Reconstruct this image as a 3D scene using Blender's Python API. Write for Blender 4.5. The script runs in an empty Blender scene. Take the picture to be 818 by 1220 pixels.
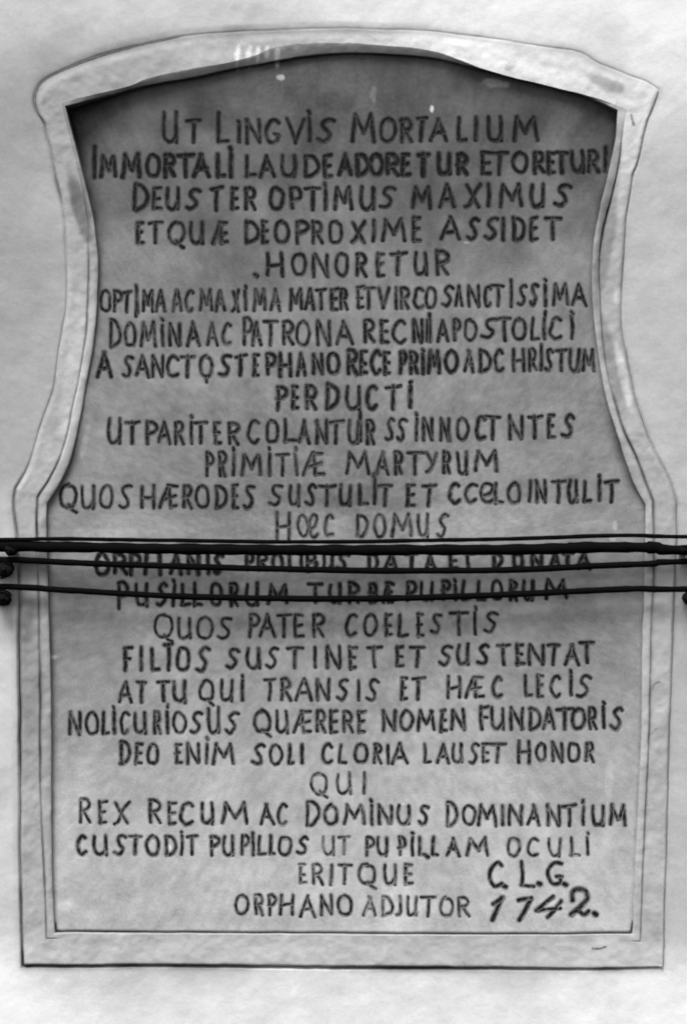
import bpy, math, re, random
import numpy as np
R = math.radians
rng = random.Random(7)

# ------------------------------------------------------------------ camera, world, sun, exposure
S = 0.0016            # metres per photo pixel in the plane of the wall
CAM = 6.0             # camera distance from the wall
sc = bpy.context.scene
sc.render.engine = 'CYCLES'
cam_d = bpy.data.cameras.new('camera')
cam = bpy.data.objects.new('camera', cam_d)
sc.collection.objects.link(cam)
cam.location = (0, -CAM, 0)
cam.rotation_euler = (R(90), 0, 0)
cam_d.sensor_fit = 'VERTICAL'
cam_d.sensor_height = 24
cam_d.lens = 24 * CAM / (1220 * S)
cam_d.clip_end = 200
cam_d.dof.use_dof = True
cam_d.dof.focus_distance = 5.58
cam_d.dof.aperture_fstop = 2.2
sc.camera = cam

SUN_EL, SUN_AZ = 58.0, -24.0     # azimuth: negative = from the left of the camera
world = bpy.data.worlds.new('World'); sc.world = world
world.use_nodes = True
nt = world.node_tree; nt.nodes.clear()
sky = nt.nodes.new('ShaderNodeTexSky'); sky.sky_type = 'NISHITA'; sky.sun_disc = False
sky.sun_elevation = R(SUN_EL); sky.sun_rotation = R(180 - SUN_AZ)
sky.dust_density = 4.0
bw = nt.nodes.new('ShaderNodeRGBToBW')          # black-and-white photograph: neutral daylight
bg = nt.nodes.new('ShaderNodeBackground'); bg.inputs['Strength'].default_value = 0.08
wo = nt.nodes.new('ShaderNodeOutputWorld')
nt.links.new(sky.outputs[0], bw.inputs[0]); nt.links.new(bw.outputs[0], bg.inputs[0]); nt.links.new(bg.outputs[0], wo.inputs[0])
sd = bpy.data.lights.new('sun', 'SUN'); sd.energy = 1.5; sd.angle = R(28); sd.color = (1, 1, 1)
sun = bpy.data.objects.new('sun', sd); sc.collection.objects.link(sun)
from mathutils import Vector
dirv = Vector((math.sin(R(SUN_AZ)) * math.cos(R(SUN_EL)), -math.cos(R(SUN_AZ)) * math.cos(R(SUN_EL)), math.sin(R(SUN_EL))))
sun.rotation_euler = dirv.to_track_quat('Z', 'Y').to_euler()
sun.location = (0, -3, 4)
sc.view_settings.view_transform = 'Standard'; sc.view_settings.look = 'None'
sc.view_settings.gamma = 1; sc.view_settings.use_curve_mapping = False
sc.view_settings.exposure = 1.08

# ------------------------------------------------------------------ helpers
def tag(o, label=None, cat=None, group=None, kind=None):
    if label: o['label'] = label
    if cat: o['category'] = cat
    if group: o['group'] = group
    if kind: o['kind'] = kind
    return o

def vnoise(x, y, seed=0):
    x = np.asarray(x, float); y = np.asarray(y, float)
    xi = np.floor(x).astype(np.int64); yi = np.floor(y).astype(np.int64)
    fx = x - xi; fy = y - yi
    fx = fx * fx * (3 - 2 * fx); fy = fy * fy * (3 - 2 * fy)
    def h(a, b):
        n = (a * 374761393 + b * 668265263 + seed * 1274126177) & 0xffffffff
        n = ((n ^ (n >> 13)) * 1274126177) & 0xffffffff
        return ((n ^ (n >> 16)) & 0xffff) / 65535.0
    return (h(xi, yi) * (1 - fx) + h(xi + 1, yi) * fx) * (1 - fy) + (h(xi, yi + 1) * (1 - fx) + h(xi + 1, yi + 1) * fx) * fy

def fbm(x, y, scale, octs=4, seed=0):      # about -1..1
    x = np.asarray(x, float) / scale; y = np.asarray(y, float) / scale
    r = 0; a = 1; t = 0
    for i in range(octs):
        r = r + a * (vnoise(x, y, seed + i * 17) * 2 - 1); t += a
        x = x * 2.03 + 11.3; y = y * 2.03 + 5.7; a *= .55
    return r / t

def sm(a, b, x):
    t = np.clip((np.asarray(x, float) - a) / (b - a), 0, 1)
    return t * t * (3 - 2 * t)

def blob(x, y, cx, cy, rx, ry, seed=1, rough=.5, ang=0):
    c, s = math.cos(R(ang)), math.sin(R(ang))
    dx = x - cx; dy = y - cy
    u = (dx * c + dy * s) / rx; v = (-dx * s + dy * c) / ry
    d = np.sqrt(u * u + v * v) + rough * fbm(x, y, max(6, (rx + ry) * .5), 4, seed)
    return 1 - sm(.6, 1.15, d)

def to_world(px, py, h):
    """plan pixel (front plane) and height towards the camera -> metres"""
    px = np.asarray(px, float)
    return np.stack([(px - 409) * S, -np.broadcast_to(h, px.shape), (610 - np.asarray(py, float)) * S], -1)

def make_mesh(name, verts, faces, mat, parent=None, attrs=None, smooth=True):
    me = bpy.data.meshes.new(name)
    verts = np.asarray(verts, np.float32).reshape(-1, 3)
    faces = np.asarray(faces, np.int32)
    k = faces.shape[1]
    me.vertices.add(len(verts)); me.vertices.foreach_set('co', verts.ravel())
    me.loops.add(faces.size); me.loops.foreach_set('vertex_index', faces.ravel())
    me.polygons.add(len(faces))
    me.polygons.foreach_set('loop_start', np.arange(0, faces.size, k, dtype=np.int32))
    me.update(calc_edges=True)
    if smooth: me.polygons.foreach_set('use_smooth', np.ones(len(faces), bool))
    for an, av in (attrs or {}).items():
        at = me.attributes.new(an, 'FLOAT', 'POINT')
        at.data.foreach_set('value', np.asarray(av, np.float32).ravel())
    me.materials.append(mat)
    o = bpy.data.objects.new(name, me); sc.collection.objects.link(o)
    if parent: o.parent = parent
    return o

def grid_faces(nr, nc, wrap=False):
    i = np.arange(nr - 1)[:, None]; j = np.arange(nc if wrap else nc - 1)[None, :]
    j2 = (j + 1) % nc
    a = i * nc + j; b = i * nc + j2; c = (i + 1) * nc + j2; d = (i + 1) * nc + j
    return np.stack([a, b, c, d], -1).reshape(-1, 4)

def smooth_line(pts, n):
    """centripetal-ish Catmull-Rom through pts resampled to n points by arc length"""
    p = np.array(pts, float)
    if len(p) > 2:
        e = np.vstack([2 * p[0] - p[1], p, 2 * p[-1] - p[-2]])
        out = []
        for i in range(1, len(e) - 2):
            t = np.linspace(0, 1, 12, endpoint=False)[:, None]
            a, b, c, d = e[i - 1], e[i], e[i + 1], e[i + 2]
            out.append(.5 * ((2 * b) + (c - a) * t + (2 * a - 5 * b + 4 * c - d) * t ** 2 + (3 * b - a - 3 * c + d) * t ** 3))
        p = np.vstack(out + [p[-1:]])
    s = np.r_[0, np.cumsum(np.hypot(*np.diff(p, axis=0).T))]
    q = np.linspace(0, s[-1], n)
    return np.stack([np.interp(q, s, p[:, 0]), np.interp(q, s, p[:, 1])], -1)

def ring(sections, counts):
    out = []
    for sec, n in zip(sections, counts):
        out.append(smooth_line(sec, n + 1)[:-1])
    return np.vstack(out)

def dist_poly(x, y, poly, closed=True, chunk=60000):
    a = poly; b = np.roll(poly, -1, 0)
    if not closed: a = poly[:-1]; b = poly[1:]
    x = x.ravel(); y = y.ravel(); res = np.empty(len(x))
    ab = b - a; L = (ab ** 2).sum(1) + 1e-9
    for i in range(0, len(x), chunk):
        X = x[i:i + chunk, None]; Y = y[i:i + chunk, None]
        t = np.clip(((X - a[:, 0]) * ab[:, 0] + (Y - a[:, 1]) * ab[:, 1]) / L, 0, 1)
        res[i:i + chunk] = np.sqrt((X - a[:, 0] - t * ab[:, 0]) ** 2 + (Y - a[:, 1] - t * ab[:, 1]) ** 2).min(1)
    return res

def inside(x, y, poly):
    x = x.ravel(); y = y.ravel(); r = np.zeros(len(x), bool)
    n = len(poly)
    for i in range(n):
        x1, y1 = poly[i]; x2, y2 = poly[(i + 1) % n]
        if y1 == y2: continue
        c = ((y1 > y) != (y2 > y))
        idx = np.nonzero(c)[0]
        r[idx] ^= x[idx] < (x2 - x1) * (y[idx] - y1) / (y2 - y1) + x1
    return r

# ------------------------------------------------------------------ materials (neutral greys: the photograph has no colour)
def mat_plaster(name, base, var=.12, rough=.9, bump=.35, scale=9.0, fine=90.0, ink=None, grain=.3, fineamp=5.5):
    m = bpy.data.materials.new(name); m.use_nodes = True
    n = m.node_tree; N = n.nodes; L = n.links
    b = N['Principled BSDF']; b.inputs['Roughness'].default_value = rough
    b.inputs['Specular IOR Level'].default_value = .06
    co = N.new('ShaderNodeTexCoord')
    def noise(sc_, det, rg=.6):
        t = N.new('ShaderNodeTexNoise'); t.inputs['Scale'].default_value = sc_; t.inputs['Detail'].default_value = det
        t.inputs['Roughness'].default_value = rg; L.new(co.outputs['Object'], t.inputs['Vector']); return t
    def math_(op, a, bb, clamp=False):
        t = N.new('ShaderNodeMath'); t.operation = op; t.use_clamp = clamp
        for i, v in enumerate((a, bb)):
            if isinstance(v, (int, float)): t.inputs[i].default_value = v
            else: L.new(v, t.inputs[i])
        return t.outputs[0]
    n1 = noise(scale, 6); n2 = noise(fine, 4, .7); n3 = noise(scale * 3.7, 5)
    v = math_('MULTIPLY', math_('SUBTRACT', n1.outputs[0], .5), var * 4.5)
    v3 = math_('MULTIPLY', math_('SUBTRACT', n3.outputs[0], .5), var * 5.0)
    v2 = math_('MULTIPLY', math_('SUBTRACT', n2.outputs[0], .5), var * fineamp)
    n4 = noise(330, 2, .5)
    v4 = math_('MULTIPLY', math_('SUBTRACT', n4.outputs[0], .5), grain)
    f = math_('ADD', math_('ADD', math_('ADD', math_('ADD', v, v2), v3), v4), 1.0)
    at = N.new('ShaderNodeAttribute'); at.attribute_name = 'tone'
    f = math_('MULTIPLY', f, at.outputs['Fac'])
    f = math_('MULTIPLY', f, base)
    f = math_('MINIMUM', f, .84)
    if ink is not None:
        ia = N.new('ShaderNodeAttribute'); ia.attribute_name = 'ink'
        k = noise(130, 3, .6)
        q = math_('ADD', ia.outputs['Fac'], math_('MULTIPLY', math_('SUBTRACT', k.outputs[0], .5), .55))
        q = math_('MULTIPLY', q, math_('MINIMUM', math_('MULTIPLY', ia.outputs['Fac'], 6.0), 1.0))
        q = math_('MINIMUM', math_('MAXIMUM', q, 0.0), 1.0)
        f = math_('ADD', math_('MULTIPLY', f, math_('SUBTRACT', 1.0, q)), math_('MULTIPLY', q, ink))
    cb = N.new('ShaderNodeCombineColor')
    for i in range(3): L.new(f, cb.inputs[i])
    L.new(cb.outputs[0], b.inputs['Base Color'])
    bp = N.new('ShaderNodeBump'); bp.inputs['Strength'].default_value = bump; bp.inputs['Distance'].default_value = .004
    hh = math_('ADD', math_('MULTIPLY', n2.outputs[0], .35), n3.outputs[0])
    L.new(hh, bp.inputs['Height']); L.new(bp.outputs[0], b.inputs['Normal'])
    return m

M_WALL = mat_plaster('limewashed_plaster', .435, var=.07, scale=4.0, bump=.4, fineamp=3.0, grain=.2)
M_FRAME = mat_plaster('frame_stone', .43, var=.08, scale=7.0, bump=.4, fineamp=3.5, grain=.2)
M_PANEL = mat_plaster('weathered_panel_stone', .235, var=.13, scale=6.0, bump=.5, ink=.02)
M_INK = mat_plaster('dark_letter_paint', .30, var=.12, scale=6.0, bump=.2, ink=.012)
def mat_simple(name, v, rough=.6, bump_scale=400, bump=.4):
    m = bpy.data.materials.new(name); m.use_nodes = True
    N = m.node_tree.nodes; L = m.node_tree.links
    b = N['Principled BSDF']; b.inputs['Roughness'].default_value = rough; b.inputs['Specular IOR Level'].default_value = .02
    co = N.new('ShaderNodeTexCoord'); t = N.new('ShaderNodeTexNoise'); t.inputs['Scale'].default_value = bump_scale
    L.new(co.outputs['Object'], t.inputs['Vector'])
    cr = N.new('ShaderNodeValToRGB')
    cr.color_ramp.elements[0].color = (v * .6,) * 3 + (1,); cr.color_ramp.elements[1].color = (v * 1.6,) * 3 + (1,)
    L.new(t.outputs[0], cr.inputs[0]); L.new(cr.outputs[0], b.inputs['Base Color'])
    bp = N.new('ShaderNodeBump'); bp.inputs['Strength'].default_value = bump; bp.inputs['Distance'].default_value = .002
    L.new(t.outputs[0], bp.inputs['Height']); L.new(bp.outputs[0], b.inputs['Normal'])
    return m
M_CABLE = mat_simple('black_cable_rubber', .004, .85)
M_IRON = mat_simple('tarred_iron', .008, .8, 250)

# ------------------------------------------------------------------ contours (front plane, photo pixels)
CNT = [300, 220, 250, 300, 250, 220]
O = ring([
 [(42,112),(48,100),(62,90),(90,77),(120,66),(150,58),(200,47),(240,41),(300,37),(400,33.5),(450,35),(510,37),(560,43),(600,48),(650,56),(690,62),(712,75),(745,88),(770,98),(784,107)],
 [(784,107),(779,124),(772,142),(767,160),(760,190),(754,207),(750,230),(746,255),(744,280),(742,310),(740,345),(740,380),(742,402),(746,420),(752,450),(757,475),(765,500),(776,530),(790,557),(801,583),(806,600)],
 [(806,600),(806,640),(803,700),(801,760),(799,820),(796,900),(794,990),(791,1060),(790,1120),(789,1153)],
 [(789,1153),(700,1155),(600,1154),(400,1153),(200,1150.5),(100,1151),(28,1151)],
 [(28,1151),(26,1110),(25,1050),(24,980),(24,880),(23,800),(22,720),(20,640),(17,602),(19,582)],
 [(19,582),(30,563),(38,545),(45,520),(52,498),(62,470),(66,450),(70,420),(75,390),(79,368),(80,325),(78,290),(75,255),(72,235),(66,210),(60,180),(56,165),(52,148),(45,135),(41.5,122),(42,112)]], CNT)
Mc = ring([
 [(74,123),(100,116),(150,104),(180,93),(230,82),(265,76),(300,67),(335,55),(400,51),(480,56),(520,62),(548,72),(575,82),(610,92),(660,104),(700,114),(730,124),(746,131)],
 [(746,131),(742,152),(738,190),(732,220),(724,250),(717,280),(714,310),(714,340),(716,380),(719,420),(724,450),(732,480),(743,515),(757,545),(767,572),(777,598)],
 [(777,598),(779,640),(778,700),(776,740),(775,790),(774,850),(772,900),(769,960),(767,1010),(765,1060),(763,1122)],
 [(763,1122),(600,1124),(400,1123),(200,1121),(56,1118)],
 [(56,1118),(55,1080),(53,1030),(50,960),(49,900),(49,820),(48,760),(47,700),(45,640),(45,593)],
 [(45,593),(60,570),(72,545),(80,520),(86,490),(93,460),(98,430),(103,400),(105,370),(106,340),(106,300),(104,265),(100,238),(95,213),(90,190),(84,165),(78,142),(74,123)]], CNT)
P = ring([
 [(78,127),(110,118),(140,110),(175,101),(230,91),(270,82),(320,73),(360,66),(400,62.5),(440,62),(480,64),(520,68),(560,78),(600,87),(640,96),(690,110),(735,131)],
 [(735,131),(734,160),(728,190),(721,220),(714,250),(707,285),(705,315),(705,345),(707,380),(711,415),(716,450),(723,482),(733,512),(744,547),(755,577),(768,602)],
 [(768,602),(768,640),(767,700),(765,760),(764,820),(763,880),(760,940),(757.5,1000),(755,1060),(753,1113)],
 [(753,1113),(600,1114),(400,1113),(200,1112),(66,1111)],
 [(66,1111),(63,1050),(62,980),(62,900),(61,800),(59,740),(58,700),(56,640),(56,600)],
 [(56,600),(71,577),(83,550),(91,520),(97,490),(102,460),(107,435),(111,410),(114.5,380),(116,350),(117,320),(115,290),(111,258),(104,228),(97,200),(91,178),(84,152),(78,127)]], CNT)
NR = len(O)
idx = np.arange(NR)
sec = np.repeat(np.arange(6), CNT)
secf = np.concatenate([np.linspace(0, 1, c, endpoint=False) for c in CNT])
for C_, sd_, am in ((O, 3, .7), (Mc, 8, .6), (P, 12, .6)):      # hand-run plaster lines
    w = fbm(C_[:, 0], C_[:, 1], 22, 3, sd_)
    tng = np.roll(C_, -2, 0) - np.roll(C_, 2, 0); tng /= np.hypot(*tng.T)[:, None] + 1e-6
    C_ += np.stack([-tng[:, 1], tng[:, 0]], -1) * (w * am)[:, None]

def wall_h(x, y):      # hand-thrown plaster undulates gently
    return .010 * fbm(x, y, 420, 2, 41) + .0035 * fbm(x, y, 130, 3, 42) + .0012 * fbm(x, y, 24, 3, 43)

def recess(x, y):      # depth of the inscription panel behind the wall face: deep at the head, shallow at the foot
    px_ = x
    t = np.clip((1113 - np.asarray(y, float)) / 1050, 0, 1.05)
    return .0050 + .0045 * t + .011 * sm(.62, .95, t) + .034 * np.exp(-((np.asarray(px_, float) - 80) / 45) ** 2 - ((y - 165) / 80) ** 2) + .004 * np.exp(-((np.asarray(px_, float) - 735) / 40) ** 2 - ((y - 165) / 80) ** 2) + .0016 * fbm(x, y, 170, 3, 51) + .0005 * fbm(x, y, 30, 3, 52)

# groove depth (mm) of the outer joint along the contour
gO = np.interp(idx, [0, 30, 120, 250, 300, 330, 420, 520, 770, 772, 1060, 1070, 1080, 1320, 1330, 1420, 1480, 1500, 1512, 1539],
                    [2.5, 1.6, 1.0, 1.0, 1.6, 2.6, 2.4, 2.8, 2, 7, 10, 9, 5, 3.5, 2, 1.4, 1.6, 2.0, 3, 3.5]) * .001
gO = gO * (1 + .35 * fbm(O[:, 0], O[:, 1], 60, 3, 61))

# ------------------------------------------------------------------ wall: ring sheet from the frame out to the edges
rect = ring([[(-380,-360),(1200,-360)], [(1200,-360),(1200,600)], [(1200,600),(1200,1600)], [(1200,1600),(-380,1600)], [(-380,1600),(-380,590)], [(-380,590),(-380,-360)]], CNT)
ts = [0, .9, 1.8, 2.8, 4, 6, 9]
while ts[-1] < 500: ts.append(ts[-1] + max(4, (ts[-1]) * .09))
ts = np.array(ts); tt = ts / ts[-1]
WX = O[None, :, 0] + (rect[None, :, 0] - O[None, :, 0]) * tt[:, None]
WY = O[None, :, 1] + (rect[None, :, 1] - O[None, :, 1]) * tt[:, None]
dW = np.full(WX.shape, 99.0)
dW[:7] = dist_poly(WX[:7], WY[:7], O[::2]).reshape(WX[:7].shape)
dW[0] = 0
Hw = wall_h(WX, WY) - gO[None, :] * (1 - sm(0, 2.6, dW))
def wall_tone(x, y):
    t = 1.03 + .16 * fbm(x, y, 260, 4, 71) + .08 * fbm(x, y, 60, 4, 72)
    # greyer left of the tablet, paler at the upper right and along the foot
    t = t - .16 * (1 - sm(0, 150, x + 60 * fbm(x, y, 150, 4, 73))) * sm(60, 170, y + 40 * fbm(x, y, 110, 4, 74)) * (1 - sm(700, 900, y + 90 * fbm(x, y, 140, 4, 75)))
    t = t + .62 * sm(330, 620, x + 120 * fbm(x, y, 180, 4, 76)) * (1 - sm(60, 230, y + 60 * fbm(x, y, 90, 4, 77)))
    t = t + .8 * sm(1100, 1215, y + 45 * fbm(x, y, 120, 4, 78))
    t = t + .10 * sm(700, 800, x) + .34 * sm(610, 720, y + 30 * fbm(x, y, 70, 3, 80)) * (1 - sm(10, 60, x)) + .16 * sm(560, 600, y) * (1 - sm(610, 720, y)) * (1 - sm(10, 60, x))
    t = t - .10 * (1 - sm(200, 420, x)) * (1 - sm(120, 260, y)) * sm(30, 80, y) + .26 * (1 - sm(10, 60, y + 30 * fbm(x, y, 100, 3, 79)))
    return t
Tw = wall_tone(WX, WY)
dirt_shadeO = np.clip(.55 + 1.0 * fbm(O[:, 0], O[:, 1], 55, 3, 81), .08, 1.2) * np.clip(gO / .0055, .5, 1.5)
boost = 1 + 1.3 * np.exp(-((O[:, 0] - 68) ** 2 + (O[:, 1] - 218) ** 2) / 18 ** 2) + 1.2 * np.exp(-((O[:, 0] - 45) ** 2 + (O[:, 1] - 124) ** 2) / 20 ** 2) + .8 * np.exp(-((O[:, 0] - 773) ** 2 + (O[:, 1] - 150) ** 2) / 40 ** 2) + .8 * np.exp(-((O[:, 0] - 23) ** 2 / 400 + (O[:, 1] - 850) ** 2 / 80 ** 2))
boost = boost * np.where((sec == 5) & (O[:, 1] > 242) & (O[:, 1] < 450), .35, 1)
dirt_shadeO = np.clip(dirt_shadeO * boost, 0, 1.25)
gO = gO * np.clip(boost, .5, 1.6)
wO = np.where(np.isin(sec, (0,)), 6.0, np.where(sec == 3, 4.4, 2.7)); wO = np.convolve(np.r_[wO[-10:], wO, wO[:10]], np.ones(21) / 21, 'valid')  # joint dirt; widened at the foot to paint in the frame's cast shadow
Tw = Tw * (1 - np.clip(.66 * dirt_shadeO[None, :] * np.exp(-(dW / wO[None]) ** 2), 0, .9))
smear = np.where(sec == 0, np.sin(np.pi * np.clip(secf * 1.5, 0, 1)) ** .7, 0) * .30 + np.where(sec == 4, .10, 0)
Tw = Tw * (1 - smear[None] * np.exp(-(dW / 11.0) ** 2) * (1 + .8 * fbm(WX, WY, 30, 3, 83)))
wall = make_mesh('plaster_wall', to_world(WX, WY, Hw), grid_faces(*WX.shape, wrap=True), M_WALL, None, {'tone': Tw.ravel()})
tag(wall, 'pale limewashed plaster wall all round the inscribed tablet, brighter at its foot', 'wall')

# ------------------------------------------------------------------ tablet
tablet = bpy.data.objects.new('inscribed_tablet', None); sc.collection.objects.link(tablet)
tag(tablet, 'large grey wall tablet with curved shoulders, arched head and painted Latin inscription dated 1742', 'memorial tablet')

def blend(a, b, t): return a[None] * (1 - t[:, None, None]) + b[None] * t[:, None, None]
# flat band of the frame, O -> M
dOm = np.hypot(*(O - Mc).T)
tb = np.r_[0, .035, .07, .11, .155, np.linspace(.2, .84, 12), .89, .93, .965, 1.0]
B = blend(O, Mc, tb)
BX, BY = B[..., 0], B[..., 1]
d_o = tb[:, None] * dOm[None]; d_m = (1 - tb[:, None]) * dOm[None]
band_up = .005 + .003 * np.isin(sec, (3,)).astype(float)
Hframe = lambda x, y: wall_h(x, y) + .0037 + .0011 * fbm(x, y, 26, 3, 44) + .0010 * fbm(x, y, 9, 2, 45)
mw = np.select([sec == 0, sec == 3], [0.0, 0.0], 1.0)                     # joint between band and bead: not at head or foot
mw = mw * np.where(sec == 5, 1 - sm(.60, .72, secf), 1) * np.where(sec == 1, sm(.0, .16, secf), 1)
mw = np.convolve(np.r_[mw[-6:], mw, mw[:6]], np.ones(13) / 13, 'valid')
top_up = np.isin(sec, (5,)) * sm(.62, .78, secf)                          # towards the upper left the bead dies out
gM = .0032 * mw * (1 + .4 * fbm(Mc[:, 0], Mc[:, 1], 70, 3, 62))
rnd = np.convolve(np.pad(np.where(sec == 0, 15.0, np.where(sec == 3, 4.0, 6.5)), 10, 'wrap'), np.ones(21) / 21, 'valid')
HB = Hframe(BX, BY) * sm(-.5, rnd[None], d_o) - gO[None] * (1 - sm(0, 2.4, d_o)) - gM[None] * (1 - sm(0, 2.0, d_m))
def frame_tone(x, y):
    t = 1.0 + .10 * fbm(x, y, 150, 4, 91) + .05 * fbm(x, y, 35, 4, 92)
    t = t + .50 * sm(330, 560, x + 60 * fbm(x, y, 80, 4, 93)) * (1 - sm(150, 300, y))        # fresh whitewash on the head
    t = t + .14 * (1 - sm(60, 150, y)) * sm(100, 300, x) - .10 * (1 - sm(230, 420, y)) * (1 - sm(150, 330, x)) + .08 * fbm(x, y, 18, 3, 109) - .16 * sm(590, 680, y + 30 * fbm(x, y, 60, 3, 108)) * (1 - sm(860, 1000, y)) * (1 - sm(200, 300, x))
    t = t + .20 * sm(1105, 1135, y) + .10 * (1 - sm(380, 520, y)) * sm(560, 640, y) 
    t = t + .30 * blob(x, y, 560, 62, 46, 16, 94, .5, 8) + .22 * blob(x, y, 655, 88, 55, 10, 95, .4, 14)
    t = t - .6 * blob(x, y, 722, 100, 26, 9, 96, .35, 20) - .5 * blob(x, y, 606, 81, 6, 4, 97, .2)
    t = t - .5 * blob(x, y, 96, 250, 10, 44, 98, .3, -14)                                     # grey stain by the left curve
    t = t - .16 * blob(x, y, 32, 730, 12, 45, 99, .4) - .18 * blob(x, y, 40, 800, 16, 90, 100, .4)
    t = t - .34 * blob(x, y, 722, 270, 12, 100, 101, .35, 7) - .30 * blob(x, y, 727, 430, 11, 75, 102, .35, -14)
    t = t + .30 * blob(x, y, 735, 352, 6, 12, 103, .3) + .35 * blob(x, y, 742, 450, 6, 45, 104, .3, -12)
    t = t + .22 * blob(x, y, 96, 440, 22, 90, 105, .4, 12) + .2 * blob(x, y, 790, 690, 14, 24, 106, .3)
    for (a, b_, c, d) in ((283, 66, 3, 13), (296, 64, 4, 10), (307, 66, 3, 11), (318, 62, 3, 9), (330, 66, 3.4, 12)):
        t = t + .9 * blob(x, y, a, b_, c, d, 107, .35, 6)
    return t
TB = frame_tone(BX, BY)
TB = TB * (1 - np.clip(.66 * dirt_shadeO[None] * np.exp(-(d_o / (wO[None] * .9)) ** 2), 0, .9))
dirtM = mw * (.5 + .9 * fbm(Mc[:, 0], Mc[:, 1], 45, 3, 82))
TB = TB * (1 - 1.1 * smear[None] * np.exp(-(d_o / 9.0) ** 2))
TB = TB * (1 - np.clip(.75 * dirtM[None] * np.exp(-(d_m / 2.5) ** 2), 0, .9))
frame = make_mesh('frame', to_world(BX, BY, HB), grid_faces(*BX.shape, wrap=True), M_FRAME, tablet, {'tone': TB.ravel()})

# bead and reveal, M -> P then back to the panel
dMp = np.hypot(*(Mc - P).T) + 1e-3
tb2 = np.r_[0, .1, .22, .36, .5, .64, .78, .9, 1.0]
G = blend(Mc, P, tb2); GX, GY = G[..., 0], G[..., 1]
dm2 = tb2[:, None] * dMp[None]
bead = .0033 * np.sin(np.pi * np.clip(tb2, 0, 1)) ** .8
slope = np.where(sec == 0, np.sin(np.pi * np.clip(secf, 0, 1)) ** .5, 0.0)       # splayed soffit under the arched head
slope = np.convolve(np.r_[slope[-8:], slope, slope[:8]], np.ones(17) / 17, 'valid')
hb0 = Hframe(GX, GY) - .0020 * mw[None] * sm(0, .5, tb2)[:, None] - gM[None] * (1 - sm(0, 2.0, dm2)) * 1.0
HG = hb0 + bead[:, None] * np.maximum(mw, .0)[None] - .011 * slope[None] * tb2[:, None] ** 1.2
dep = recess(P[:, 0], P[:, 1])
foot = (sec == 3).astype(float)
rows = [0.12, .3, .5, .75, 1.0, 1.25]
PX = [GX]; PY = [GY]; HH = [HG]
hP = HG[-1]
for r_ in rows:
    PX.append(P[None, :, 0] + 0 * GX[:1]); PY.append(P[None, :, 1] + 0 * GX[:1])
    HH.append((hP * (1 - r_) + (-(dep + .010)) * r_)[None])
GX2 = np.vstack(PX); GY2 = np.vstack(PY); HG2 = np.vstack(HH)
# reveal leans in very slightly so it stays one clean surface
TG = frame_tone(GX2, GY2)
dmx = np.vstack([dm2] + [np.full((1, NR), 99.)] * len(rows))
TG = TG * (1 - np.clip(.75 * dirtM[None] * np.exp(-(dmx / 2.3) ** 2), 0, .9))
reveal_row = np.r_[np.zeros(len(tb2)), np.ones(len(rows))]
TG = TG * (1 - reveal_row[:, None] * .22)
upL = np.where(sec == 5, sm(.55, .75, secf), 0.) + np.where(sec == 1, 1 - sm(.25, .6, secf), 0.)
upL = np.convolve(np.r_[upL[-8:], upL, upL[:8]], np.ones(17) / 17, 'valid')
TG = TG * (1 - .38 * upL[None] * (1 + .5 * fbm(GX2, GY2, 40, 3, 122)))          # shade beside the head painted into the reveal's tone
bead_o = make_mesh('moulding', to_world(GX2, GY2, HG2), grid_faces(*GX2.shape, wrap=True), M_FRAME, frame, {'tone': TG.ravel()})

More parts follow.
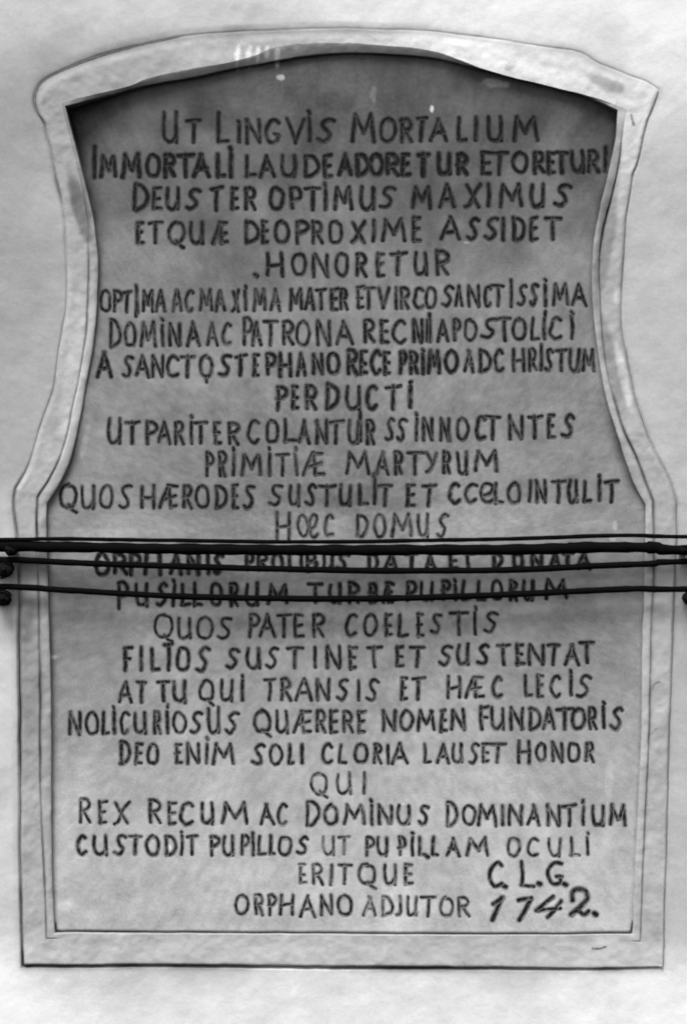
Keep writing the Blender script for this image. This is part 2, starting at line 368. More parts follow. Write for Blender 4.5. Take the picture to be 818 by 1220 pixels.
# ------------------------------------------------------------------ lettering
def arc(cx, cy, rx, ry, a0, a1, n=14):
    a = np.radians(np.linspace(a0, a1, n))
    return [(cx + rx * math.cos(t), cy + ry * math.sin(t)) for t in a]
def cv(*p): return ('c', list(p))
def ln(*p): return ('l', list(p))
GL = {
 'A': [ln((0,1),(.5,0)), ln((.48,0),(1,1)), ln((.2,.66),(.8,.64))],
 'B': [ln((.05,0),(.05,1)), cv((.05,.02),(.6,.02),(.85,.22),(.6,.44),(.08,.48)), cv((.08,.48),(.65,.5),(1,.72),(.7,.98),(.05,1))],
 'C': [cv((1,.12),(.72,0),(.35,.1),(.08,.4),(.05,.68),(.3,.96),(.65,1),(1,.88))],
 'D': [ln((.04,0),(.04,1)), cv((.04,.02),(.5,.04),(.86,.24),(1,.52),(.82,.8),(.45,.97),(.04,1))],
 'E': [ln((.08,0),(.08,1)), ln((.08,.02),(.95,.0)), ln((.08,.5),(.8,.48)), ln((.08,.98),(1,.97))],
 'F': [ln((.1,0),(.1,1)), ln((.1,.03),(1,0)), ln((.1,.48),(.85,.46))],
 'G': [cv((.95,.08),(.6,0),(.25,.12),(.02,.5),(.15,.88),(.5,1),(.85,.9),(.9,.66)), ln((.62,.66),(.98,.64))],
 'H': [ln((.05,0),(.03,1)), ln((.95,0),(.97,1)), ln((.04,.55),(.96,.5))],
 'I': [ln((.5,0),(.5,1))],
 'i': [ln((.5,.22),(.5,1)), ln((.45,.0),(.55,.07))],
 'J': [cv((.75,0),(.72,.6),(.55,.93),(.1,1))],
 'L': [ln((.1,0),(.06,.97)), ln((.06,.97),(1,.95))],
 'M': [ln((.0,1),(.14,0)), ln((.14,0),(.52,.68)), ln((.52,.68),(.86,0)), ln((.86,0),(1,1))],
 'N': [ln((.05,1),(.05,0)), ln((.05,0),(.93,1)), ln((.95,1),(.95,0))],
 'O': [cv((.52,0),(.18,.1),(0,.48),(.14,.88),(.5,1),(.86,.88),(1,.5),(.84,.12),(.46,.0))],
 'P': [ln((.06,0),(.06,1)), cv((.06,.02),(.6,.0),(1,.2),(.8,.46),(.08,.55))],
 'Q': [cv((.52,0),(.18,.1),(0,.48),(.14,.88),(.5,1),(.86,.88),(1,.5),(.84,.12),(.46,.0)), cv((.55,.88),(.78,1.1),(1.02,1.22))],
 'q': [cv((.52,0),(.18,.1),(0,.48),(.14,.88),(.5,1),(.86,.88),(1,.5),(.84,.12),(.46,.0)), ln((.5,1.0),(.52,1.22))],
 'R': [ln((.06,0),(.06,1)), cv((.06,.02),(.6,0),(.95,.2),(.75,.44),(.1,.52)), ln((.35,.5),(1,1))],
 'S': [cv((1,.08),(.72,0),(.38,.08),(.28,.28),(.52,.48),(.74,.66),(.62,.9),(.32,1),(0,.9))],
 'T': [ln((0,.04),(1,0)), ln((.5,.02),(.48,1))],
 'U': [cv((.03,0),(0,.5),(.1,.88),(.42,1),(.74,.9),(.9,.72)), ln((.93,0),(.93,1))],
 'V': [ln((0,0),(.46,1)), ln((.46,1),(1,0))],
 'X': [ln((.1,.05),(.9,1)), cv((1,0),(.6,.4),(.3,.85),(0,1))],
 'Y': [ln((0,0),(.5,.55)), cv((1,0),(.6,.55),(.3,.9),(0,1))],
 'Z': [ln((0,1),(.46,0)), ln((.46,0),(.98,.03)), ln((.50,0),(.6,1)), ln((.6,.97),(1,.94)), ln((.22,.62),(.9,.48))],   # ligature of A and E
 'o': [cv((.52,0),(.18,.12),(0,.5),(.2,.9),(.5,1),(.85,.88),(1,.5),(.8,.1),(.46,.0))],
 'c': [cv((1,.1),(.6,.02),(.1,.3),(.05,.7),(.4,1),(1,.85))],
 'e': [cv((.1,.62),(.7,.5),(.95,.2),(.6,0),(.15,.15),(.0,.55),(.25,.92),(.7,1),(1,.85))],
 '1': [cv((.25,.28),(.6,.14),(.98,0)), ln((.98,0),(.1,1))],
 '7': [cv((.02,.14),(.3,.02),(1,.03)), ln((.98,.03),(.12,1))],
 '4': [ln((.7,0),(.02,.72)), ln((.02,.72),(.98,.62)), ln((1,.25),(.45,1))],
 '2': [cv((.12,.42),(.1,.14),(.4,0),(.8,.08),(.88,.34),(.55,.66),(.05,1)), cv((.05,1),(.4,.86),(.75,1),(1,.88))],
}
# per word: strip origin, default top/bottom, then letter x0-x1[@y0-y1] read off the photograph at 3.272x; '$' switches strip
TXT = """
120|4.9|.90|A 75 167|U372-435@42-165 T460-525@72-168|UT
120|4.7|.90|A 72 168|L582-635@45-168 i658-678@72-168 $B N38-102 G115-178 V200-275@68-165 i278-302@38-165 S318-390@72-162|LINGVIS
120|4.9|.95|B 68 163|M452-545@50-162 O562-628 R642-692 T703-752@65-162 $C A35-112@68-160 L145-185@62-158 I210-222@65-155 U262-325@60-160 M362-460@64-158|MORTALIUM
120|5.6|1.15|A 207 300|I98-115@175-300 M125-195@215-300 M212-290 O305-365 R375-425 T428-498 A488-558 L578-620 i632-645@180-300|IMMORTALI
120|5.0|1.0|B 212 300|L38-88 A92-160 U180-240 D268-332 E342-380|LAUDE
120|5.8|1.15|B 206 294|A402-458 D470-525 O522-580 R585-640 E645-685 T705-760 $C U65-125@205-290 R140-188@205-290|ADORETUR
120|5.2|1.05|C 200 290|E235-280 T280-345|ET
120|5.3|1.05|C 199 285|O358-420 R440-488 E490-530 T525-580 U588-640@195-280 R652-700@195-280|ORETUR
120|5.2|1.05|C 180 276|I712-738|I
120|4.8|1.0|A 338 427|D260-318@325-427 E330-372 U385-440 S462-522@345-425 T555-610 E635-672 R690-738|DEUSTER
120|5.0|1.0|B 337 426|O132-192 P210-262 T270-335 i342-360@322-426 M385-460 U485-545 S560-628@335-420|OPTIMUS
120|5.0|1.0|B 334 420|M688-768 $C A75-135@325-418 X172-240@320-418 I262-275@325-418 M308-402@325-416 U430-488@325-416 S522-590@325-412|MAXIMUS
245|4.9|1.0|A 63 151|E270-302 T315-375 Q392-460 U478-535 Z560-630|ETQUAE
245|4.7|.95|B 60 148|D38-95 E100-135 O152-212 P235-290 R295-345 O362-422 X448-510 I530-550@52-142 M568-665@52-140 E690-725@45-140|DEOPROXIME
245|4.9|.98|C 46 136|A80-158 S182-235 S248-308 I318-328 D360-412 E425-462 T485-552|ASSIDET
245|4.7|1.0|B 185 276|H120-190 O220-280 N302-368@190-280 O388-445 R468-515 E550-585 T600-670@180-270 U695-752@180-270 R780-835@175-270 .82,272|HONORETUR
245|4.2|.95|A 330 413|O130-172 P178-218 T215-255 I262-276@308-434 I268-282@322-418 M292-340 A345-385|OPTIMA
245|4.0|.85|A 329 413|A408-448 C458-495|AC
245|4.2|.88|A 329 412|M515-570 A575-615 X640-675 $B i34-50@312-410 M70-122@325-410 A135-180@325-410|MAXIMA
245|4.5|1.0|B 325 408|M208-265 A270-315 T310-360 E368-405 R408-440|MATER
245|4.2|.9|B 318 403|E470-505 T495-545 V555-605 I620-634 R642-680 C692-735 O738-785|ETVIRGO
245|4.3|.95|C 312 395|S85-132 A135-170 N185-235 C245-280 T275-330@308-395 i348-362@288-395 S378-420@308-390 S425-465@305-390 i480-494@283-390 M515-578@305-390 A590-650@305-392|SANCTISSIMA
370|4.5|.92|A 47 142|D165-212@35-145 O222-270 M285-348 i362-380@30-140 N395-445 A462-522|DOMINA
370|4.1|.82|A 49 139|A545-590 C602-640|AC
370|4.5|.92|B 41 136|P30-70@28-136 A65-108 T108-170 R182-230 O235-295 N315-375 A390-460|PATRONA
370|4.7|1.0|B 36 128|R500-545 E562-600 C608-665 N688-735 I744-754@36-125 i752-764@10-125|REGNI
370|4.5|.92|C 32 118|A65-115@38-125 P130-160 O170-222 S235-305@28-110 T305-355@25-118 O358-415 L430-468 i480-492@6-115 C500-552@25-112 i583-597@0-110|APOSTOLICI
370|5.0|1.05|A 160 262|A115-178|A
370|4.3|.88|A 176 261|S215-262 A265-320 N330-380 C385-435 T440-500 q515-570|SANCTO
370|4.8|1.05|A 172 258|S590-645 T650-705 E722-752 $B P120-162@168-252 H168-222@168-258 A235-280@165-255 N298-345@170-250 O355-408@165-250|STEPHANO
370|5.2|1.1|B 158 250|R435-478@150-252 E485-518 C525-570 E578-605|REGE
370|5.2|1.08|B 160 250|P638-668 R678-715 i726-738@145-248 $C M30-80@155-248 O95-150@155-245|PRIMO
370|4.5|.98|C 153 241|A170-215 D228-278|AD
370|4.4|.95|C 151 238|C288-328 H360-410 R420-455 i467-480@128-235 S485-520 T530-575 U580-625 M630-682|CHRISTUM
370|4.9|1.0|B 295 387|P158-205 E218-250 R275-318 D352-408@284-385 U430-492 C508-555@292-385 T582-650@292-385 i678-690@272-380|PERDUCTI
490|4.6|.95|P 40 129|U222-278@28-130 T292-350|UT
490|4.4|.92|P 41 129|P372-420 A418-470 R485-522 i543-557@15-130 T560-615 E635-668 R690-738|PARITER
490|4.5|.92|B 36 127|C45-95 O118-172 L185-245@30-125 A245-292 N310-362 T360-430 U440-490 I484-492@5-120 R508-545|COLANTUR
490|4.6|.95|B 30 116|S582-622 S625-670|SS
490|4.5|.95|B 25 118|i700-714@2-118 $C N8-52@25-115 N75-122 O140-192@25-112 C215-255@20-112 T250-318@18-112 N342-402@18-110 T415-480@15-108 E495-528@12-105 S550-605@15-102|INNOCTNTES
490|4.2|.85|P 160 255|P605-640 R655-690 i708-720@140-252 $B M22-105@170-252 i128-142@138-252 T155-215@165-252 i232-246@140-250 Z260-348@160-252|PRIMITIAE
490|4.4|.9|B 158 247|M430-525 A548-602 R618-655 T665-740 $C Y22-70@158-240 R88-120@158-242 U142-190 M210-305@155-235|MARTYRUM
490|4.2|.9|P 288 381|Q35-105 U120-175 O192-248 S265-322|QUOS
490|4.3|.92|P 288 380|H355-410 Z425-498 R515-555 O565-622 D640-690 E705-738 S752-800|HAERODES
490|4.5|.94|B 287 371|S130-190 U208-255 S275-320 T320-395 U405-455 L478-520 i534-548@240-365 T555-615|SUSTULIT
490|4.5|.94|B 286 372|E665-705 T725-785|ET
490|4.5|.95|C 278 361|C108-158 c172-225 e232-290 L290-325 O340-395|COELO
490|4.6|.96|C 270 357|I425-435 N448-495 T508-570 U575-618 L632-670 i692-706@242-352 T715-775|INTULIT
490|4.1|.78|B 405 492|H158-218@395-502 o242-288 e285-325@400-495 C345-385|HOEC
490|4.1|.82|B 402 492|D472-520 O540-588 M608-690 U710-755 S785-832|DOMUS
640|4.8|1.1|A 64 146|O108-165@62-152 R178-235 P240-290 H300-370 A400-450 N465-520 I545-555 S570-610|ORPHANIS
640|4.2|1.0|B 62 132|P40-75 R85-130 O140-190 L205-240 I255-262 B275-320 U340-385 S395-445|PROLIBUS
640|4.2|1.0|B 60 134|D515-560 A580-635 T660-715 A735-785|DATA
640|4.2|1.0|C 60 128|E112-150 T165-215|ET
640|4.6|1.05|C 60 124|D280-325 O360-405 N430-480 A505-545 T550-600 A610-668|DONATA
640|4.3|1.0|A 180 270|P195-240@175-282 U265-320 S350-390 i408-422@162-268 L440-480 L490-530 O555-605 R632-668 U695-750 $B M125-208@185-262|PUSILLORUM
640|4.4|1.0|B 178 258|T282-345 U365-415 R440-485 B520-560 Z570-620|TURBAE
640|4.2|.98|B 174 252|P665-710 U720-775 $C P82-120@170-245 i132-144@165-248 L162-200@168-248 L222-260@168-248 O275-325@168-246 R348-380@168-248 U400-445@166-246 M485-575@165-240|PUPILLORUM
640|4.2|.9|A 312 398|Q338-415@302-392 U430-488 O505-568 S585-645|QUOS
640|4.4|.92|B 300 392|P52-98 A92-160 T160-225 E228-268 R300-350|PATER
640|4.4|.9|B 299 388|C430-475 O500-555 E580-612 L632-675 E705-735 S760-808@298-378 $C T115-190@290-382 i210-224@270-382 S250-305@290-372|COELESTIS
760|5.0|1.0|P 36 131|F250-290 I318-325 L358-398 T405-450@20-130 O458-512 S535-592|FILIOS
760|4.7|.97|P 42 122|S652-708 $B U45-102@38-122 S118-172@38-120 T200-268@36-118 I308-320@32-118 N352-415@32-117 E440-475@32-122 T512-575@32-118|SUSTINET
760|4.8|1.0|B 32 115|E622-660 T680-742|ET
760|4.8|1.0|C 24 106|S72-130@30-108 U145-195 S222-272 T298-355 E372-408 N420-485 T495-548 A560-622 T620-680@15-101|SUSTENTAT
760|4.6|.95|P 170 253|A235-290 T300-345|AT
760|4.8|.98|P 167 251|T380-435 U445-500|TU
760|4.5|.95|P 163 248|Q548-608 U630-682 i710-724@142-246|QUI
760|4.5|.94|B 160 246|T110-160 R175-220 A235-300 N315-370 S395-445 I478-485 S510-562|TRANSIS
760|4.6|.96|B 155 242|E642-672 T685-745|ET
760|4.4|.93|C 150 236|H105-160 Z172-250 C280-320|HAEC
760|4.4|.93|C 145 232|L405-438 E455-482 C505-548 i580-594@125-228 S610-668|LEGIS
760|4.5|.95|P 289 378|N38-90 O105-158 L168-200 i208-222@268-378|NOLI
760|4.5|.95|P 289 374|C238-278 U292-345 R370-400 i416-430@260-375 O442-500 S510-562 U580-630@270-372 S648-705|CURIOSUS
760|4.4|.92|B 284 371|Q72-140 U158-208 Z222-300 R315-355 E370-402 R420-460 E475-510|QUAERERE
760|4.7|.98|B 282 363|N570-628 O642-695 M708-780 $C E78-105@280-365 N120-178@278-358|NOMEN
760|4.6|.97|C 272 358|F232-270@265-362 U275-330 N348-405 D422-475 A475-525 T528-600 O590-645 R655-690 i709-723@248-355 S742-792|FUNDATORIS
870|4.8|1.0|A 52 135|D205-250@42-135 E262-298 O308-362|DEO
870|4.6|.96|A 51 133|E418-450 N465-520 i537-551@28-132 M565-655|ENIM
870|4.7|.97|B 56 134|S62-120 O132-185 L205-235 I258-265|SOLI
870|4.6|.95|B 53 132|C335-380 L402-435 O460-518 R538-572 I590-600 A610-675|GLORIA
870|4.4|.92|C 53 130|L12-45 A65-115 U125-170 S192-232|LAUS
870|4.5|.95|C 50 128|E240-270 T268-335|ET
870|4.6|.95|C 49 125|H380-432@42-130 O450-495 N510-560 O572-625 R640-680|HONOR
870|4.1|.82|B 167 251|Q292-362 U395-455 I500-510|QUI
870|4.4|.9|A 277 368|R48-95@266-364 E122-158 X178-248|REX
870|4.6|.93|A 282 369|R318-368@270-365 E392-428 C438-492 U518-572 M602-705|REGUM
870|4.3|.88|B 288 370|A95-155 C162-202|AC
870|4.5|.93|B 292 368|D275-330@278-376 O345-400 M422-505 i526-538@268-370 N555-612 U632-685 S712-758|DOMINUS
870|4.6|.93|C 292 373|D102-150@280-376 O165-218 M225-298 I318-326 N342-402 A415-470 N488-548 T550-612 i630-642@272-375 U668-720 M735-805|DOMINANTIUM
980|4.7|.96|A 51 129|C38-75 U102-160 S182-235 T240-295 O305-362 D380-430 i440-454@32-130 T462-512|CUSTODIT
980|4.6|.96|A 51 131|P555-598 U605-655 $B P25-60@50-128 I66-76@40-128 L88-122@50-128 L130-158@50-128 O168-222@55-130 S240-290@56-128|PUPILLOS
980|3.9|.72|B 54 128|U340-390 T398-452|UT
980|4.5|.9|B 56 130|P508-545 U552-598 P635-665 i686-700@35-130 L715-745 L765-795 $C A102-160@60-132 M178-270@60-130 .28,133|PUPILLAM
980|4.3|.85|C 60 134|O338-392 C415-462 U498-550 L582-625 i648-662@38-132|OCULI
980|4.2|.82|B 162 243|E248-280 R300-345 I372-380 T400-458 Q478-550 U578-628 E658-695|ERITQUE
980|5.2|1.15|C 152 254|C265-325 L385-448 G492-560@152-244 .330,250 .465,240 .566,242|C.L.G.
980|4.3|.88|B 283 361|O0-55 R75-110 P128-160 H172-232 A250-315@285-370 N330-382 O398-458|ORPHANO
980|4.0|.82|B 288 366|A498-552 D570-618 J625-655 U668-712 T720-785 $C O75-130@290-368 R148-195@292-365|ADJUTOR
980|5.7|1.2|C 290 386|1270-330 7375-440@292-380 4448-555@285-372 2580-665@256-364 .682,357|1742
"""
XO = {'A': 80, 'B': 280, 'C': 500}
def strip_x(ch, y0):
    if ch == 'P': return {490: 60, 760: 70}[y0]
    return XO[ch]
Z = 3.272
def to_plan(px, py):          # photo pixel -> plan pixel on the recessed panel
    k = 1 + recess(px, py) / CAM
    return 409 + (px - 409) * k, 610 + (py - 610) * k

words = []
for line in TXT.strip().splitlines():
    y0, w, dark, head, body, name = line.split('|')
    y0 = int(y0); w = float(w) * (1.12 if int(y0) < 640 else 1.06); dark = min(1.15, float(dark) ** .7 * 1.06)
    st, ya, yb = head.split(); ya = float(ya); yb = float(yb)
    if y0 == 640 and yb < 275: w += .5; dark *= 1.1
    strokes = []
    cur = strip_x(st, y0)
    for tok in body.split():
        if tok[0] == '$': cur = strip_x(tok[1], y0); continue
        if tok[0] == '.':
            a, b_ = map(float, tok[1:].split(','))
            cx, cy = cur + a / Z, y0 + b_ / Z
            pts = smooth_line([(cx - 1.2, cy - .6), (cx + 1.2, cy + .6)], 4)
            strokes.append((pts, w * 1.15)); continue
        m = re.match(r'(.)(\d+)-(\d+)(?:@(-?\d+)-(\d+))?$', tok)
        g, x0, x1 = m.group(1), float(m.group(2)), float(m.group(3))
        u0, u1 = (float(m.group(4)), float(m.group(5))) if m.group(4) else (ya, yb)
        hw = w / 2 * .6
        X0 = cur + x0 / Z; X1 = cur + x1 / Z; Y0 = y0 + u0 / Z; Y1 = y0 + u1 / Z
        if X1 - X0 > 2 * hw + 2: X0 += hw; X1 -= hw
        Y0 += hw * .7; Y1 -= hw * .7
        for kind, pp in GL[g]:
            q = []
            for (a, b_) in pp:
                jx, jy = rng.gauss(0, .5), rng.gauss(0, .6)
                q.append((X0 + a * (X1 - X0) + jx, Y0 + b_ * (Y1 - Y0) + jy))
            L_ = sum(math.dist(q[i], q[i + 1]) for i in range(len(q) - 1))
            if kind == 'l' and len(q) == 2 and L_ > 8:      # brush strokes bow a little
                mx, my = (q[0][0] + q[1][0]) / 2, (q[0][1] + q[1][1]) / 2
                nx, ny = -(q[1][1] - q[0][1]) / L_, (q[1][0] - q[0][0]) / L_
                b0 = rng.gauss(0, .45)
                q = [q[0], (mx + nx * b0, my + ny * b0), q[1]]
            pts = smooth_line(q, max(4, int(L_ / 1.7)))
            # horizontals thinner than uprights
            dx = abs(q[-1][0] - q[0][0]); dy = abs(q[-1][1] - q[0][1])
            ww = w * (1 - .16 * dx / (dx + dy + .01)) * rng.uniform(.9, 1.1)
            strokes.append((pts, ww))
    words.append((name, dark, [(np.stack(to_plan(p[:, 0], p[:, 1]), -1), ww) for p, ww in strokes]))

# ------------------------------------------------------------------ panel: fine height field with the letters cut into it
DX = 1.25
gx = np.arange(50, 786, DX); gy = np.arange(44, 1122, DX)
PXg, PYg = np.meshgrid(gx, gy)
near = dist_poly(PXg, PYg, P[::3]).reshape(PXg.shape)
ins = inside(PXg, PYg, P[::2]).reshape(PXg.shape)
sd_ = np.where(ins, near, -near)
GD = .0019
cut = np.zeros(PXg.shape); inkv = np.zeros(PXg.shape)
for name, dark, strokes in words:
    for pts, w in strokes:
        lo = pts.min(0) - w - 3; hi = pts.max(0) + w + 3
        i0, i1 = np.searchsorted(gx, [lo[0], hi[0]]); j0, j1 = np.searchsorted(gy, [lo[1], hi[1]])
        if i1 <= i0 or j1 <= j0: continue
        sx = PXg[j0:j1, i0:i1]; sy = PYg[j0:j1, i0:i1]
        d = dist_poly(sx, sy, pts, closed=False).reshape(sx.shape)
        c_ = 1 - sm(0, w / 2 + 1.2, d)
        cut[j0:j1, i0:i1] = np.maximum(cut[j0:j1, i0:i1], c_)
        k_ = dark * .84 * np.exp(-(np.maximum(d - w * .22, 0) / (w * .36)) ** 2)
        inkv[j0:j1, i0:i1] = np.maximum(inkv[j0:j1, i0:i1], k_)
base_d = recess(PXg, PYg)
edge = np.exp(-(np.maximum(sd_, 0) / 1.6) ** 2)
near_foot = sm(1095, 1108, PYg)
Hp = -(base_d + GD * cut + edge * (.0015 + .008 * near_foot))
def panel_tone(x, y):
    t = 1.0 + .27 * fbm(x, y, 110, 4, 111) + .17 * fbm(x, y, 34, 4, 112)
    st = fbm(x * 2.2, y * .55, 60, 4, 113)                   # runs of damp
    t = t + .06 * st
    t = t - .42 * (1 - sm(190, 400, y + 110 * fbm(x, y, 80, 4, 114)))      # head painted darker, for recess shade as well as soot staining
    t = t + .22 * sm(560, 700, y + 60 * fbm(x, y, 90, 4, 116)) + .78 * sm(760, 1040, y + 50 * fbm(x, y, 80, 4, 115))  # paler lower half: the brighter light there is painted into the tone
    for (a, b_, c, d, am, an) in ((112, 640, 60, 14, .18, 0), (85, 650, 20, 10, .2, 0), (600, 620, 150, 22, .14, 0), (170, 628, 90, 16, .14, 0),
                                  (560, 960, 90, 22, .12, -5), (640, 480, 60, 20, .10, 0), (130, 1085, 60, 16, .18, 0), (660, 1060, 60, 40, .10, 0),
                                  (725, 930, 5, 30, .25, 0), (100, 530, 4, 22, .25, 12), (590, 97, 16, 6, .9, 10), (400, 1075, 300, 14, .1, 0),
                                  (180, 300, 50, 40, .12, 0), (200, 460, 60, 30, .1, 0), (90, 960, 26, 60, .12, 0), (445, 112, 4, 12, .3, 0)):
        t = t + am * blob(x, y, a, b_, c, d, int(a), .5, an)
    for (a, b_, c, d, am, an) in ((100, 740, 45, 45, .16, 0), (90, 790, 60, 30, .14, 0), (720, 800, 30, 60, .12, 0), (500, 1020, 50, 30, .08, 0),
                                  (740, 1010, 20, 40, .16, 0), (105, 1078, 14, 10, .18, 0), (700, 170, 30, 60, .2, 15), (260, 130, 50, 30, .12, 0),
                                  (400, 118, 30, 16, .12, 0), (300, 600, 220, 14, .12, 0), (200, 130, 90, 30, .14, 0), (620, 150, 60, 40, .10, 0), (430, 590, 120, 16, .12, 0), (120, 150, 40, 50, .10, 0), (640, 560, 60, 40, .08, 0), (470, 900, 60, 16, .06, 0)):
        t = t - am * blob(x, y, a, b_, c, d, int(a) + 3, .5, an)
    for (a, b_, c, d, am) in ((334, 92, 6, 3.5, 1.4), (514, 130, 2.6, 5, 2.2), (201, 1010, 4, 4.5, 1.9), (76, 1080, 9, 8, .35), (84, 1074, 4, 5, .4), (64, 783, 5, 2.5, .9),
                              (283, 78, 3, 6, .9), (297, 76, 3, 6, .7), (330, 74, 3, 8, 1.2), (478, 958, 5, 2, .7), (555, 289, 4, 1.5, .5), (732, 626, 3, 6, .7), (729, 641, 4, 4, .6)):
        kk = 1 + recess(a, b_) / CAM
        t = t + am * blob(x, y, 409 + (a - 409) * kk, 610 + (b_ - 610) * kk, c, d, int(a) + 5, .35)
    return t
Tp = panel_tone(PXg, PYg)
rim_shade_dirt = np.exp(-(np.maximum(sd_ - 1, 0) / 3.5) ** 2) * (np.where(PYg > 660, .05, .10) + .3 * fbm(PXg, PYg, 40, 3, 121)) \
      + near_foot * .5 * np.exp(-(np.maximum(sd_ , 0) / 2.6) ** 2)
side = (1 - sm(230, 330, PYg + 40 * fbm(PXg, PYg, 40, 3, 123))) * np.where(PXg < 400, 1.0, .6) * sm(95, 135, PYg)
rim_shade_dirt = rim_shade_dirt + side * (.5 + .3 * fbm(PXg, PYg, 26, 3, 124)) * np.exp(-(np.maximum(sd_, 0) / 13.0) ** 2)  # recess shadow down the upper sides, painted as a dark band
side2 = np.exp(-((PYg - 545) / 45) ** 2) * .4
rim_shade_dirt = rim_shade_dirt + side2 * np.exp(-((sd_ - 4) / 5.0) ** 2)
Tp = Tp * (1 - np.clip(rim_shade_dirt, 0, .85))  # painted edge shading, plus dirt in the foot joint
keep = sd_ > -3.5
nr, nc = PXg.shape
F = grid_faces(nr, nc)
kf = keep.ravel()[F].all(1); F = F[kf]
used = np.zeros(nr * nc, bool); used[F.ravel()] = True
remap = np.cumsum(used) - 1
V = to_world(PXg, PYg, Hp).reshape(-1, 3)[used]
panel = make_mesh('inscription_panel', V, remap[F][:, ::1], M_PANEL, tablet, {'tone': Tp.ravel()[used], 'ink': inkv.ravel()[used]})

# ------------------------------------------------------------------ the words: dark paint lying in the cut strokes
OFF = np.array([-1, -.55, 0, .55, 1.0])
def word_mesh(name, dark, strokes, seed, parent, hfun, mat, label, tone_fun, lift=.00055):
    vs, fs, ink, tone = [], [], [], []
    n0 = 0
    for k, (pts, w) in enumerate(strokes):
        if len(pts) < 3: pts = smooth_line(pts, 4)
        t = np.gradient(pts, axis=0); t /= np.hypot(*t.T)[:, None] + 1e-9
        # round caps
        pts = np.vstack([pts[0] - t[0] * w * .42, pts[0] - t[0] * w * .25, pts, pts[-1] + t[-1] * w * .25, pts[-1] + t[-1] * w * .42])
        t = np.vstack([t[0], t[0], t, t[-1], t[-1]])
        nrm = np.stack([-t[:, 1], t[:, 0]], -1)
        s = np.arange(len(pts))
        ww = w * (1 + .30 * fbm(s * 1.7, s * 0 + seed * 3.1 + k, 3.6, 3, 5))
        pts = pts + .5 * np.stack([fbm(s * 1.7, s * 0 + seed * 1.3 + k, 5, 2, 15), fbm(s * 1.7, s * 0 + seed * 2.3 + k, 5, 2, 25)], -1)
        ww[0] *= .35; ww[-1] *= .35; ww[1] *= .8; ww[-2] *= .8
        q = pts[:, None, :] + nrm[:, None, :] * (OFF[None, :, None] * (ww / 2 * .92)[:, None, None])
        d = np.abs(OFF)[None, :] * (ww / 2)[:, None]
        h = hfun(q[..., 0], q[..., 1], d, w) + lift + k * .00004
        vs.append(to_world(q[..., 0], q[..., 1], h).reshape(-1, 3))
        fs.append(grid_faces(len(pts), 5) + n0); n0 += len(pts) * 5
        a = dark * (1.08 - .5 * np.abs(OFF)[None, :] ** 2) * (1 + .30 * fbm(q[..., 0], q[..., 1], 8, 3, 131))
        ink.append(a.ravel()); tone.append(tone_fun(q[..., 0], q[..., 1]).ravel())
    o = make_mesh(name, np.vstack(vs), np.vstack(fs), mat, parent, {'ink': np.clip(np.concatenate(ink), 0.02, 1.0), 'tone': np.concatenate(tone)})
    if label: o['label'] = label
    return o
def h_panel(x, y, d, w):
    return -(recess(x, y) + GD * (1 - sm(0, w / 2 + 1.2, d)))
LINE_Y = [154, 196, 236, 275, 315, 355, 394, 433, 473, 512, 550, 589, 627, 668, 704, 744, 783, 821, 858, 897, 935, 969, 1007, 1042, 1079]
for i, (name, dark, strokes) in enumerate(words):
    my = np.vstack([p for p, w in strokes])[:, 1]; my = (my.min() + my.max()) / 2
    ln_ = int(np.argmin([abs(v - my) for v in LINE_Y])) + 1
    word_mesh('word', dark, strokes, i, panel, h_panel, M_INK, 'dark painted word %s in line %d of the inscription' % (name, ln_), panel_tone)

# scratches and a chipped curl on the right-hand frame and the foot
def h_frame(x, y, d, w): return Hframe(x, y) + 0 * d
for pts, w, dk in (([(776, 819), (779, 814), (785, 812)], 2.2, .55), ([(775, 873), (781, 868)], 3.4, .45), ([(705, 1130), (713, 1130), (721, 1128)], 2.6, .7),
                   ([(751, 137), (754, 148)], 4.2, .5), ([(776, 730), (778, 716)], 1.6, .4)):
    word_mesh('scratch', dk, [(smooth_line(pts, 8), w)], 3, frame, h_frame, M_INK, None, lambda x, y: frame_tone(x, y) * 1.6, lift=.0004)

# ------------------------------------------------------------------ cables and their knobs
def tube(name, path, rad, mat, parent=None, nseg=10, twist=0.0, seed=0):
    """path: world points; rad: float or array; sides follow a slow twist so the sheath reads as laid strands"""
    p = np.array(path, float)
    n = len(p)
    t = np.gradient(p, axis=0); t /= np.linalg.norm(t, axis=1)[:, None]
    up = np.array([0, 1.0, 0.0]); s = np.cross(t, up); s /= np.linalg.norm(s, axis=1)[:, None] + 1e-9
    u2 = np.cross(s, t)
    rad = np.broadcast_to(rad, n)
    a = np.linspace(0, 2 * np.pi, nseg, endpoint=False)
    ph = np.arange(n)[:, None] * twist
    lobes = 1 + (.05 * np.cos(2 * (a[None] + ph)) if twist else 0 * ph)
    r = rad[:, None] * lobes
    V = p[:, None] + s[:, None] * (r * np.cos(a))[..., None] + u2[:, None] * (r * np.sin(a))[..., None]
    return make_mesh(name, V.reshape(-1, 3), grid_faces(n, nseg, wrap=True), mat, parent)

def at(px, py, off):         # photo pixel at a stand-off from the wall -> metres
    k = 1 - off / CAM
    return np.stack([(px - 409) * S * k, np.full_like(px, -off), (610 - py) * S * k], -1)

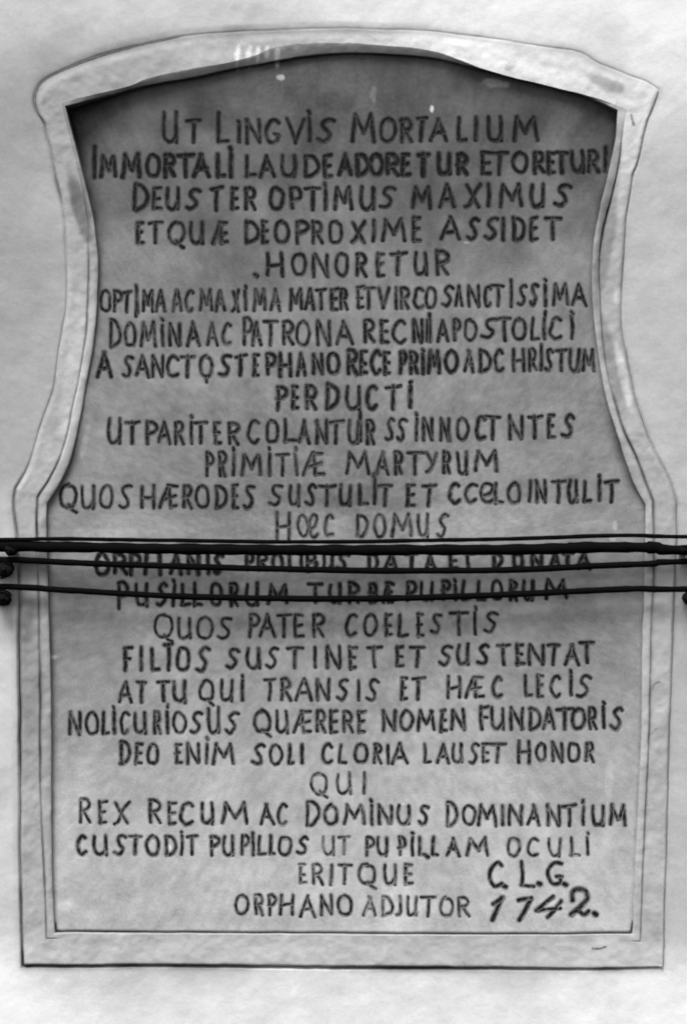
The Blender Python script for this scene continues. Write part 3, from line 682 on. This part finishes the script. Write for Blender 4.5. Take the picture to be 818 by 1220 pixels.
def cable(label, ctrl, rpx, off, twist=0.0, seed=0, bumps=.06):
    x = np.arange(-330, 1150, 3.0)
    xs = np.array([c[0] for c in ctrl], float); ys = np.array([c[1] for c in ctrl], float)
    sl = smooth_line(ctrl, 900)
    y = np.interp(x, sl[:, 0], sl[:, 1]) + .55 * fbm(x, x * 0 + seed * 7.7, 55, 3, 7)
    r = rpx * S * (1 + bumps * 2 * fbm(x, x * 0 + 3.3 * seed, 20, 3, 9))
    offs = off + .004 * fbm(x, x * 0 + 9.1 * seed, 240, 2, 4)
    k = 1 - offs / CAM
    pth = np.stack([(x - 409) * S * k, -offs, (610 - y) * S * k], -1)
    root = bpy.data.objects.new('cable', None); sc.collection.objects.link(root)
    root.location = tuple(pth[0])
    o = tube('sheath', pth - pth[0], r, M_CABLE, root, 12, twist)
    tag(root, label, 'cable', 'cables strung across the tablet')
    return root, pth

c1, p1 = cable('thin topmost cable of the four crossing the tablet', [(-340,644),(0,643),(60,642),(200,644),(410,645.5),(618,641.5),(700,639),(760,638),(818,639.5),(1160,642)], 2.4, .034, 0, 1)
c2, p2 = cable('thickest cable, black and lumpy, second of the four crossing the tablet', [(-340,652),(0,651),(60,651.5),(120,652.5),(200,654),(410,655.5),(618,654.5),(700,652.5),(780,652.5),(818,655.5),(1160,657)], 6.3, .030, .22, 2, .06)
c3, p3 = cable('third cable from the top, sagging just under the thick one', [(-340,664),(0,667),(30,667.5),(100,671),(200,674.5),(410,679.5),(520,680),(618,678.5),(720,674),(780,671.5),(818,669),(1160,664)], 3.7, .030, 0, 3)
c4, p4 = cable('lowest cable, sagging by itself below the other three', [(-340,692),(0,699),(60,702),(120,705.5),(200,710),(300,712.5),(410,713.5),(520,711.5),(618,707.5),(700,704),(760,701.5),(818,702),(1160,700)], 3.7, .030, 0, 4)

def wrap(parent, pth, px, width, rpx):       # turns of tape round a cable
    xs = pth[:, 0] / S + 409
    j = int(np.argmin(np.abs(xs - px)))
    c = pth[j] - pth[0]
    n = 9; q = np.stack([np.linspace(-.5, .5, n) * width * S, np.zeros(n), np.zeros(n)], -1) + c
    prof = rpx * S * np.array([.25, .8, .95, 1.05, 1.0, 1.06, .96, .82, .25])
    tube('tape_wrap', q, prof, M_CABLE, parent, 12)
wrap(c2, p2, 70, 90, 6.4); wrap(c2, p2, 680, 20, 6.6); wrap(c2, p2, 773, 13, 7.4)
wrap(c3, p3, 118, 24, 3.8); wrap(c4, p4, 445, 26, 4.0)

def lathe(name, prof, mat, parent, n=28, rough=.0, sd0=0.0):
    """profile (radius, distance from wall) turned about the y axis, out of the wall"""
    prof = np.array(prof); a = np.linspace(0, 2 * np.pi, n, endpoint=False)
    rr = prof[:, :1] * (1 + rough * fbm(np.cos(a)[None] * 2 + prof[:, 1:2] * 60 + sd0, np.sin(a)[None] * 2 + sd0 * 2, 1.0, 3, 19))
    V = np.stack([rr * np.cos(a) * 1.06, np.broadcast_to(-prof[:, 1:2], (len(prof), n)), rr * np.sin(a) * .94], -1)
    return make_mesh(name, V.reshape(-1, 3), grid_faces(len(prof), n, wrap=True), mat, parent)

def knob(px, py, rpx, label):
    root = bpy.data.objects.new('insulator_knob', None); sc.collection.objects.link(root)
    root.location = tuple(at(np.array([float(px)]), np.array([float(py)]), .0)[0])
    r = rpx * S
    lathe('spool', [(r * .9, -.012), (r * .9, .006), (r * .98, .010), (r, .014), (r * .9, .019), (r * .66, .023), (r * .62, .029), (r * .8, .033), (r * .97, .037), (r, .042), (r * .86, .047), (r * .5, .049), (.0003, .0492)], M_IRON, root, 28, .45, px * .37 + py)
    lathe('bolt_head', [(r * .34, .045), (r * .36, .0515), (r * .26, .0535), (.0003, .054)], M_IRON, root, 6)
    # binding wire looped round the neck of the spool and up to the cable
    a = np.linspace(0, 6.6 * np.pi, 110)
    wob = 1 + .35 * fbm(a, a * 0 + px, 2.2, 3, 21)
    q = np.stack([r * 1.0 * wob * np.cos(a), -.026 - .0011 * a, r * .9 * wob * np.sin(a) + r * .25 * np.sin(a * .37 + py)], -1)
    tube('binding_wire', q, .0015, M_CABLE, root, 6)
    tag(root, label, 'insulator', 'dark knobs holding the cables')
knob(8, 678, 9.5, 'dark round insulator knob at the left edge under the third cable')
knob(6, 712, 8.5, 'dark round insulator knob at the left edge under the lowest cable')
knob(16, 655, 6.0, 'small dark insulator knob at the left edge behind the thick cable')
knob(811, 655, 4.6, 'small dark insulator knob at the right edge behind the thick cable')
knob(818, 712, 6.5, 'dark round insulator knob at the right edge under the lowest cable')
